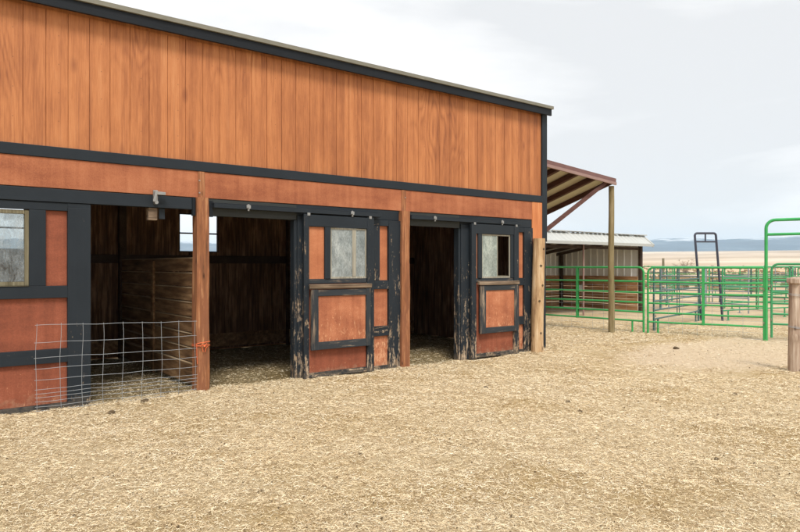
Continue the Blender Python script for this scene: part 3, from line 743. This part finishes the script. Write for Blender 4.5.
# ------------------------------------------------------------------ loafing shed
sx0, sx1, sy0, sy1 = 9.6, 17.25, 4.75, 8.1
shed = empty('shed', (sx1, sy0, 0)); tag(shed, 'open-fronted shed with white metal roof and rusty plank lower walls behind the pens', 'shed')
SO = Vector((sx1, sy0, 0))
def sl(m): m.v = [(a-SO.x, b_-SO.y, c_) for a, b_, c_ in m.v]; return m
ry, rzz = 4.86, 2.60; ey, ez = 4.45, 2.275; by_, bz = 8.35, 2.02
def shz(y): return ez+(rzz-ez)*(y-ey)/(ry-ey) if y < ry else rzz+(bz-rzz)*(y-ry)/(by_-ry)
def sheet(ya, yb, xa, xb, th=.012):
    m = MB(); V = []; F = []; x = xa; pr = []
    while x < xb: pr.append((x, 0)); pr.append((x+.16, 0)); pr.append((x+.18, .02)); pr.append((x+.21, .02)); x += .23
    n = len(pr)
    for y in (ya, yb):
        for dz in (0, -th):
            for px, pz in pr: V.append((px, y, shz(y)+pz+dz))
    for i in range(n-1): F += [(i, i+1, 2*n+i+1, 2*n+i), (n+i, 3*n+i, 3*n+i+1, n+i+1), (i, n+i, n+i+1, i+1), (2*n+i, 2*n+i+1, 3*n+i+1, 3*n+i)]
    return m.add(V, F)
srf = sl(sheet(ey, ry-.01, sx0-.4, 17.62)).build('roof', M['shedroof'], shed)
sl(sheet(ry+.01, by_, sx0-.4, 17.62)).build('rear_slope', M['shedroof'], srf)
m = MB(); x = sx0-.4; j = 0
while x < 17.1:
    m.box((x, ry-.10, rzz+.012+random.uniform(0,.012)), (x+.8, ry+.10, rzz+.030+random.uniform(0,.012)), jit=.004); x += .86
sl(m).build('ridge_cap', M['shedroof'], srf)
sl(MB().box((sx0-.4, ey-.025, ez-.06), (17.62, ey-.003, ez+.03))).build('eave_trim', M['shedroof'], srf)
sl(MB().beam((17.61, ey-.02, ez-.045), (17.61, ry, rzz-.045), .02, .09)).build('rake_trim', M['shedroof'], srf)
for x in [sx0-.2+i*.95 for i in range(9)]: sl(MB().beam((x, ry, rzz-.07), (x, by_-.05, bz-.07), .05, .10)).build('rafter', M['rafter'], srf)
def corr(p0, p1, z0, zt, amp=.026, step=.04, pitch=.28, off=(0,0)):
    """corrugated wall between two ground points"""
    m = MB(); p0 = Vector((*p0, 0)); p1 = Vector((*p1, 0)); L = (p1-p0).length; d = (p1-p0)/L; nn = Vector((-d.y, d.x, 0)); n = int(L/step)+1; V = []; F = []
    for i in range(n+1):
        s = L*i/n; q = (s/pitch) % 1; a = amp if q < .22 else 0; p = p0+d*s+nn*a
        V += [(p.x, p.y, z0), (p.x, p.y, zt(p.y) if callable(zt) else zt)]
    for i in range(n): F.append((2*i, 2*i+2, 2*i+3, 2*i+1))
    return m.add(V, F)
o = sl(corr((sx1-.0, sy0), (sx1-.0, sy1), 1.18, lambda y: shz(y)-.03)).build('side_wall', M['shedwall'], shed)
bk = sl(corr((sx0, sy1), (sx1, sy1), 1.18, shz(sy1)-.03)).build('rear_wall', M['shedwall'], shed)
sl(corr((sx0, sy0), (sx0, sy1), .02, lambda y: shz(y)-.03)).build('side_wall', M['shedwall'], shed)
m = MB(); z = .02
for i in range(6):
    m.box((sx1-.06, sy0+.05, z), (sx1-.022, sy1-.05, z+.185), jit=.003); z += .197
sl(m).build('plank_skirt', M['shedboardy'], o, .003)
m = MB(); z = .02
for i in range(6):
    m.box((sx0+.03, sy1-.07, z), (sx1-.07, sy1-.03, z+.185), jit=.003); z += .197
sl(m).build('plank_skirt', M['shedboard'], bk, .003)
for x, y in ((sx1+.0, sy0-.04), (sx1-.12, sy1-.12), (sx0, sy0)):
    sl(MB().box((x-.06, y-.05, -.1), (x+.06, y+.05, shz(y)-.05))).build('post', M['rafter'], shed, .005)
sl(MB().tube([(14.05, sy0-.05, -.1), (14.05, sy0-.05, 2.28)], .028, 8)).build('pipe_post', M['brownmetal2'], shed)
sl(MB().box((sx0, sy0-.03, 2.10), (sx1-.07, sy0+.03, 2.19))).build('front_beam', M['rafter'], shed)

# pale tubs hung on the plank wall inside the shed
def tub(x, y, z, lb):
    m = MB(); n = 12; V = []
    for r_, zz in ((.10, 0), (.15, .22), (.14, .22), (.09, .02)):
        for k in range(n): V.append((r_*math.cos(2*pi*k/n), r_*math.sin(2*pi*k/n)*.8, zz))
    F = [(j*n+k, j*n+(k+1) % n, (j+1)*n+(k+1) % n, (j+1)*n+k) for j in range(3) for k in range(n)] + [tuple(range(n))[::-1], tuple(3*n+k for k in range(n))]
    m.add(V, F); o = m.build('feed_tub', M['tub']); o.location = (x, y, z); tag(o, lb, 'feed tub', 'pale feed tubs in the shed')
tub(14.9, 7.86, .55, 'pale feed tub hung on the rear planks of the shed, left one')
tub(17.02, 7.05, .62, 'pale feed tub on the side planks of the shed, right one')

# ------------------------------------------------------------------ livestock panels
RAILS = [1.20, .945, .715, .495, .285]
def panel(L, mt, label, group, r2=.13, legs=(.28,), braces=1, legs2=None, mesh=False, h=1.53, rt=.021, pt=.024, mbrace=None, name='livestock_panel'):
    """panel along local +x from the origin"""
    root = empty(name); tag(root, label, 'livestock panel', group)
    r = .13; pts = [(0, 0, 0), (0, 0, h-r)] + [(r-r*math.cos(a), 0, h-r+r*math.sin(a)) for a in [pi/2*k/6 for k in range(1, 7)]]
    pts += [(L-r2+r2*math.sin(a), 0, h-r2+r2*math.cos(a)) for a in [pi/2*k/6 for k in range(0, 7)]] + [(L, 0, 0)]
    MB().tube(pts, pt, 9).build('frame', mt, root)
    for z in RAILS: MB().tube([(.01, 0, z), (L*.3, random.uniform(-.012,.012), z+random.uniform(-.012, .006)), (L*.7, random.uniform(-.012,.012), z+random.uniform(-.012, .006)), (L-.01, 0, z)], rt, 8).build('rail', mt, root)
    for i in range(braces):
        x = L*(i+1)/(braces+1); MB().box((x-.026, -.033, .26), (x+.026, .0-.022, h-.01)).box((x-.026, .022, .26), (x+.026, .033, h-.01)).build('brace', mbrace or mt, root, .003)
    for x in list(legs)+[L-q for q in (legs2 if legs2 is not None else legs)]:
        MB().tube([(x, 0, .28), (x, 0, .10), (x, -.0, .0)], .022, 8).tube([(x-.07, 0, .0), (x+.0, 0, .012), (x+.07, 0, .0)], .016, 6).build('foot', mt, root)
    if mesh:
        m = MB(); x = .15
        while x < L-.1:
            m.tube([(x, -.03, .0), (x, -.028, 1.14)], .0025, 4); x += .30
        for z in (.02, .16, .40, .62, .86, 1.1): m.tube([(.03, -.03, z), (L-.03, -.03, z)], .0023, 4)
        m.build('wire_mesh', M['wire'], root)
    for x in (0, L):
        for z in (.35, 1.05): MB().tube([(x, -.03, z), (x, -.045, z+.0), (x, -.045, z+.05)], .010, 6).build('hinge_pin', M['zinc'], root)
    return root
def put(o, p, q):
    o.location = (p[0], p[1], gh1(*p)-.01); o.rotation_euler = (0, 0, math.atan2(q[1]-p[1], q[0]-p[0]))
    return o
def dist(p, q): return math.hypot(q[0]-p[0], q[1]-p[1])
GR = 'green livestock panels of the pens'
A0, A1 = (10.64, .53), (10.42, 4.05)
put(panel(dist(A0, A1), M['green'], 'bright green livestock panel in front of the shed, crossing behind the canopy post', GR, mesh=True), A0, A1)
ln = Vector((.337, -.941)); B0 = (10.655, .43); B1 = (11.35, -1.80)
put(panel(dist(B0, B1)+.005, M['green'], 'bright green livestock panel between the shed panel and the tall green gate frame', GR, r2=.03, mesh=True, legs=(.22,), legs2=()), B0, B1)
# tall green gate frame with its gate
def gate_frame(W, H, mt, label, group=None, rr=.032, rb=.030, tilt=0.0, bar=.30, rad=.17):
    root = empty('gate_frame'); tag(root, label, 'gate frame', group); r = rad
    pts = [(0, 0, -.05), (tilt*.5, 0, H*.5), (tilt, 0, H-r)] + [(tilt+r-r*math.cos(a), 0, H-r+r*math.sin(a)) for a in [pi/2*k/7 for k in range(1, 8)]]
    pts += [(tilt+W-r+r*math.sin(a), 0, H-r+r*math.cos(a)) for a in [pi/2*k/7 for k in range(0, 8)]] + [(tilt*.5+W, 0, H*.5), (W, 0, -.05)]
    MB().tube(pts, rr, 10).build('hoop', mt, root)
    MB().tube([(tilt*.9, 0, H-bar), (tilt*.9+W, 0, H-bar)], rb, 9).build('crossbar', mt, root)
    MB().tube([(tilt+W/2, 0, H-bar), (tilt+W/2, 0, H-.01)], rb*.9, 9).build('upright', mt, root)
    return root
gf = gate_frame(1.75, 2.53, M['green'], 'tall bright green gate frame with arched top at the right edge'); g0 = (11.36, -1.84); put(gf, g0, (g0[0]+ln.x, g0[1]+ln.y))
gp = panel(1.52, M['greenworn'], 'green livestock gate hung inside the tall green gate frame', GR, legs=(), braces=1); p0 = (g0[0]+ln.x*.10, g0[1]+ln.y*.10); put(gp, p0, (p0[0]+ln.x, p0[1]+ln.y)); gp.location.z = .06
p0 = (g0[0]+ln.x*1.82, g0[1]+ln.y*1.82); put(panel(2.6, M['green'], 'green livestock panel beyond the tall green gate frame, outermost on the right', GR), p0, (p0[0]+ln.x, p0[1]+ln.y))
# second pen line behind
C0, C1 = (11.32, .68), (15.02, 1.50)
put(panel(dist(C0, C1), M['teal'], 'dull grey-green livestock panel running back from the front pen to the slate gate frame', GR, legs=(.05, .3)), C0, C1)
t1 = (15.10, 1.46); t2 = (15.55, 1.10)
gf2 = gate_frame(dist(t1, t2)+.02, 2.50, M['slate'], 'narrow dark slate gate frame leaning left behind the green pens', tilt=-.19, rr=.032, rb=.024, bar=.24, rad=.07)
put(gf2, t1, t2)
D0, D1 = (15.62, 1.12), (18.7, .55)
put(panel(dist(D0, D1), M['greenworn'], 'worn green livestock panel running back to the right of the slate gate frame', GR, legs=(.25,)), D0, D1)
D2 = (21.9, .25)
put(panel(dist(D1, D2)-.1, M['greenworn'], 'worn green livestock panel two lines behind the tall green gate frame', GR, legs=(.25,)), (D1[0]+.08, D1[1]-.05), D2)
# far pens: copies
protoG = panel(3.0, M['greenworn'], 'x', GR); protoT = panel(3.0, M['teal'], 'x', GR); protoY = panel(3.0, M['greytube'], 'x', GR)
far = [(protoG, (24.3, 9.0), (24.6, 6.0), 'worn green panel of the far pen line, right beside the shed end'),
       (protoT, (24.65, 5.9), (25.2, 2.95), 'grey-green panel of the far pen line seen through the slate gate frame'),
       (protoG, (25.3, 2.8), (26.1, -.1), 'worn green panel of the far pen line just left of the tall green gate frame'),
       (protoY, (26.15, -.25), (27.0, -3.1), 'pale grey panel of the far pen line behind the tall green gate frame'),
       (protoG, (27.05, -3.25), (28.0, -6.1), 'worn green panel of the far pen line at the right edge'),
       (protoT, (18.3, 4.6), (21.0, 5.9), 'grey-green panel running back between shed end and far pen line'),
       (protoG, (21.2, 6.0), (23.9, 7.3), 'worn green panel joining the far pen line left of the slate gate frame'),
       (protoG, (20.6, .6), (20.9, 3.55), 'green panel crossing the pen behind the slate gate frame'),
       (protoY, (19.0, 1.9), (18.9, 4.85), 'pale grey panel crossing the pen in front of the far line'),
       (protoT, (31.85, 13.1), (32.7, 10.2), 'grey-green panel of the farthest pen line, leftmost by the shed'),
       (protoG, (32.8, 10.1), (33.7, 7.2), 'worn green panel of the farthest pen line, second from the shed'),
       (protoY, (33.8, 7.1), (34.8, 4.3), 'pale grey panel of the farthest pen line, third from the shed'),
       (protoG, (34.9, 4.1), (36.0, 1.3), 'worn green panel of the farthest pen line, fourth from the shed'),
       (protoT, (36.1, 1.1), (37.3, -1.7), 'grey-green panel of the farthest pen line, at the right edge'),
       (protoT, (25.3, 2.9), (28.0, 4.1), 'grey-green panel running back beyond the far pen line'),
       (protoG, (28.1, 4.15), (30.8, 5.4), 'worn green panel running back to the farthest pen line')]
used = set()
for pt_, p, q, lb in far:
    o = pt_ if id(pt_) not in used else copy_tree(pt_)
    used.add(id(pt_)); o['label'] = lb; put(o, p, q)
# steel gate posts in the far pens
def gpost(x, y, h, r, mt, lb):
    m = MB(); m.tube([(0, 0, -.1), (0, 0, h-.01)], r, 10); m.tube([(0, 0, h-.012), (0, 0, h+.012)], [r*1.15, r*.7], 10)
    o = m.build('pen_post', mt); o.location = (x, y, 0); tag(o, lb, 'pen post', 'steel posts of the pens')
gpost(20.95, 4.35, 1.5, .07, M['greytube'], 'thick pale grey steel post behind the slate gate frame')
gpost(21.5, 1.05, 1.55, .045, M['slate'], 'dark slate steel post left of the tall green gate frame')
gpost(21.6, 7.4, 1.5, .075, M['greytube'], 'thick pale grey steel post beside the shed end')

# ------------------------------------------------------------------ far field: shrub, posts
def shrub(x, y, w, h, label):
    root = empty('bare_shrub', (x, y, gh1(x, y))); tag(root, label, 'shrub'); rn = random.Random(4); m = MB()
    st = MB()
    for i in range(16):
        a = rn.uniform(0, 2*pi); sp = rn.uniform(.1, .9); p = Vector((rn.uniform(-w*.25, w*.25), rn.uniform(-.6, .6), -.1)); tgt = Vector((math.cos(a)*w*.5*sp, math.sin(a)*w*.35*sp, h*rn.uniform(.6, 1)))
        pts = [p.lerp(tgt, k/4)+Vector((rn.uniform(-.1, .1), rn.uniform(-.1, .1), 0)) for k in range(5)]
        st.tube(pts, [.05, .04, .03, .02, .01], 4)
        for j in range(26):
            s = pts[rn.randint(1, 4)]; d = Vector((rn.gauss(0, .35), rn.gauss(0, .35), rn.uniform(-.1, .5)))
            e = s+d; st.tube([s, s.lerp(e, .5)+Vector((rn.uniform(-.1,.1), 0, .05)), e], [.018, .013, .007], 3, caps=False)
    st.build('stem', M['shrub'], root)
shrub(104.5, 50.6, 5.5, 2.6, 'bare brown shrub standing alone in the dry pasture beyond the pens')
for x, y, lb in ((71.7, 35.4, 'weathered fence post in the pasture just left of the bare shrub'),):
    m = MB().tube([(0,0,-.2), (.04,0,1.2), (.02,0,2.5)], [.16, .15, .14], 8); o = m.build('fence_post', M['winframe']); o.location = (x, y, gh1(x, y)); tag(o, lb, 'fence post')

def brush():
    n = 5200; rr = 45*np.exp(rng.random(n)*math.log(900/45)); a = R(90-37.89)+rng.uniform(-R(48), R(40), n)
    x = CX+rr*np.cos(a); y = CY+rr*np.sin(a); k = (vnoise(x*.03, y*.03, 51) > .42); x, y, rr = x[k], y[k], rr[k]; n = len(x)
    V = np.zeros((n, 20, 3)); z = gh(x, y)
    for b_ in range(5):
        t_ = rng.uniform(0, pi, n); w_ = rng.uniform(.12, .5, n)*(1+rr/250); h_ = rng.uniform(.10, .42, n)*(1+rr/500); ox = rng.normal(0, .18, n); oy = rng.normal(0, .18, n)
        for j, (q, e) in enumerate(((-.35, 0), (.35, 0), (.6, 1), (-.5, .8))):
            V[:, b_*4+j, 0] = x+ox+np.cos(t_)*w_*q; V[:, b_*4+j, 1] = y+oy+np.sin(t_)*w_*q; V[:, b_*4+j, 2] = z-.03+h_*e
    o = quads_mesh('dry_brush', V, 20, [(4*i, 4*i+1, 4*i+2, 4*i+3) for i in range(5)], m_plain('dry_tan_brush', (.30,.215,.125), .95, 0, .5, .15))
    tag(o, 'low dry brush dotted over the pasture and plain', 'dry brush', kind='stuff')
brush()

# ------------------------------------------------------------------ mountains
def mountains():
    na, nr = 520, 26; a = np.linspace(R(90-37.89)-R(100), R(90-37.89)+R(70), na); r = np.linspace(6200, 9800, nr)
    A, Rr = np.meshgrid(a, r); X = CX+Rr*np.cos(A); Y = CY+Rr*np.sin(A)
    t = (Rr-6200)/3600; env = np.sin(np.clip(t*1.05, 0, 1)*pi)**.8
    rd = np.zeros_like(X); amp = 1; f = 1/1100.
    for o in range(6):
        n = vnoise(X*f+40, Y*f+17, 30+o); rd += amp*(1-np.abs(2*n-1)); amp *= .5; f *= 2.1
    rd /= 1.97
    view = (R(90-37.89)-A); px = 400+650*np.tan(np.clip(view, -1.2, 1.2))
    prof = 5 + 75*np.exp(-((px-800)/75.)**2) + 45*vnoise(A*16, A*0+3, 77)*np.ones_like(X)
    base = .0208*Rr
    Z = base-10 + env*(30+ (prof+70)*(.35+.9*rd))
    V = np.stack([X.ravel(), Y.ravel(), Z.ravel()], 1)
    F = [(i*na+k, (i+1)*na+k, (i+1)*na+k+1, i*na+k+1)[::-1] for i in range(nr-1) for k in range(na-1)]
    me = bpy.data.meshes.new('mountains'); me.from_pydata(V.tolist(), [], F); me.materials.append(M['mount']); me.polygons.foreach_set('use_smooth', [True]*len(F)); me.update()
    o = bpy.data.objects.new('mountains', me); COL.objects.link(o); tag(o, 'low blue hazy mountain range with snow on its right peaks', 'mountains', kind='structure')
    return float(Z.max())
zmax = mountains()

# haze
t = bpy.data.materials.new('haze_air'); t.use_nodes = True; nt = t.node_tree; nt.nodes.clear()
ou = nt.nodes.new('ShaderNodeOutputMaterial'); pv = nt.nodes.new('ShaderNodeVolumePrincipled')
pv.inputs['Color'].default_value = (.60, .80, 1.0, 1); pv.inputs['Density'].default_value = 1.0e-4; pv.inputs['Anisotropy'].default_value = .0
nt.links.new(pv.outputs[0], ou.inputs['Volume'])
hz = MB().box((-12500, -12500, -3), (12500, 12500, zmax+60)).build('haze', t); tag(hz, 'pale blue air haze over the far plain and mountains', 'haze', kind='stuff')

# ------------------------------------------------------------------ world, sun, camera
w = bpy.data.worlds.new('World'); S.world = w; w.use_nodes = True; nt = w.node_tree; nt.nodes.clear()
sun_el, sun_az = R(56), R(205)     # azimuth clockwise from +Y
sky = nt.nodes.new('ShaderNodeTexSky'); sky.sky_type = 'NISHITA'; sky.sun_disc = False; sky.sun_elevation = sun_el; sky.sun_rotation = sun_az; sky.dust_density = 3
tc = nt.nodes.new('ShaderNodeTexCoord'); mp = nt.nodes.new('ShaderNodeMapping'); mp.inputs['Scale'].default_value = (1.0, 1.0, 4.5); nt.links.new(tc.outputs['Generated'], mp.inputs['Vector'])
n1 = nt.nodes.new('ShaderNodeTexNoise'); n1.inputs['Scale'].default_value = 1.7; n1.inputs['Detail'].default_value = 6; n1.inputs['Roughness'].default_value = .5; n1.inputs['Distortion'].default_value = .35
nt.links.new(mp.outputs[0], n1.inputs['Vector'])
cr = nt.nodes.new('ShaderNodeValToRGB'); e = cr.color_ramp.elements
e[0].position = .37; e[0].color = (6.15, 6.2, 6.3, 1); e[1].position = .56; e[1].color = (8.3, 8.25, 8.2, 1)
vd = nt.nodes.new('ShaderNodeVectorMath'); vd.operation = 'DOT_PRODUCT'; vd.inputs[1].default_value = tuple(Vector((1.087, .42, .26)).normalized()); nt.links.new(tc.outputs['Generated'], vd.inputs[0])
mr = nt.nodes.new('ShaderNodeMapRange'); mr.interpolation_type = 'SMOOTHSTEP'; mr.inputs[1].default_value = .84; mr.inputs[2].default_value = 1.0; mr.inputs[3].default_value = .05; mr.inputs[4].default_value = -.085; nt.links.new(vd.outputs['Value'], mr.inputs[0])
ad = nt.nodes.new('ShaderNodeMath'); ad.operation = 'ADD'; nt.links.new(n1.outputs['Fac'], ad.inputs[0]); nt.links.new(mr.outputs[0], ad.inputs[1])
nt.links.new(ad.outputs[0], cr.inputs['Fac'])
mx = nt.nodes.new('ShaderNodeMix'); mx.data_type = 'RGBA'; mx.inputs[0].default_value = .975
nt.links.new(sky.outputs[0], mx.inputs[6]); nt.links.new(cr.outputs[0], mx.inputs[7])
bg = nt.nodes.new('ShaderNodeBackground'); bg.inputs['Strength'].default_value = .1; nt.links.new(mx.outputs[2], bg.inputs[0])
wo = nt.nodes.new('ShaderNodeOutputWorld'); nt.links.new(bg.outputs[0], wo.inputs[0])

sd = bpy.data.lights.new('sun', 'SUN'); sd.energy = 2.6; sd.angle = R(17); sd.color = (1, .96, .9)
so = bpy.data.objects.new('sun', sd); COL.objects.link(so)
dv = Vector((math.sin(sun_az)*math.cos(sun_el), math.cos(sun_az)*math.cos(sun_el), math.sin(sun_el)))
so.rotation_euler = dv.to_track_quat('Z', 'Y').to_euler(); so.location = (-6, -12, 12)

cd = bpy.data.cameras.new('camera'); cd.lens = 29.25; cd.sensor_width = 36; cd.clip_start = .05; cd.clip_end = 40000
co = bpy.data.objects.new('camera', cd); COL.objects.link(co); co.location = (CX, CY, 1.55); co.rotation_euler = (R(90), 0, -R(37.89)); S.camera = co
S.render.engine = 'CYCLES'
S.cycles.max_bounces = 6; S.cycles.diffuse_bounces = 4; S.cycles.transparent_max_bounces = 8; S.cycles.volume_bounces = 1
S.view_settings.view_transform = 'Standard'; S.view_settings.look = 'None'; S.view_settings.gamma = 1; S.view_settings.exposure = .5; S.view_settings.use_curve_mapping = False
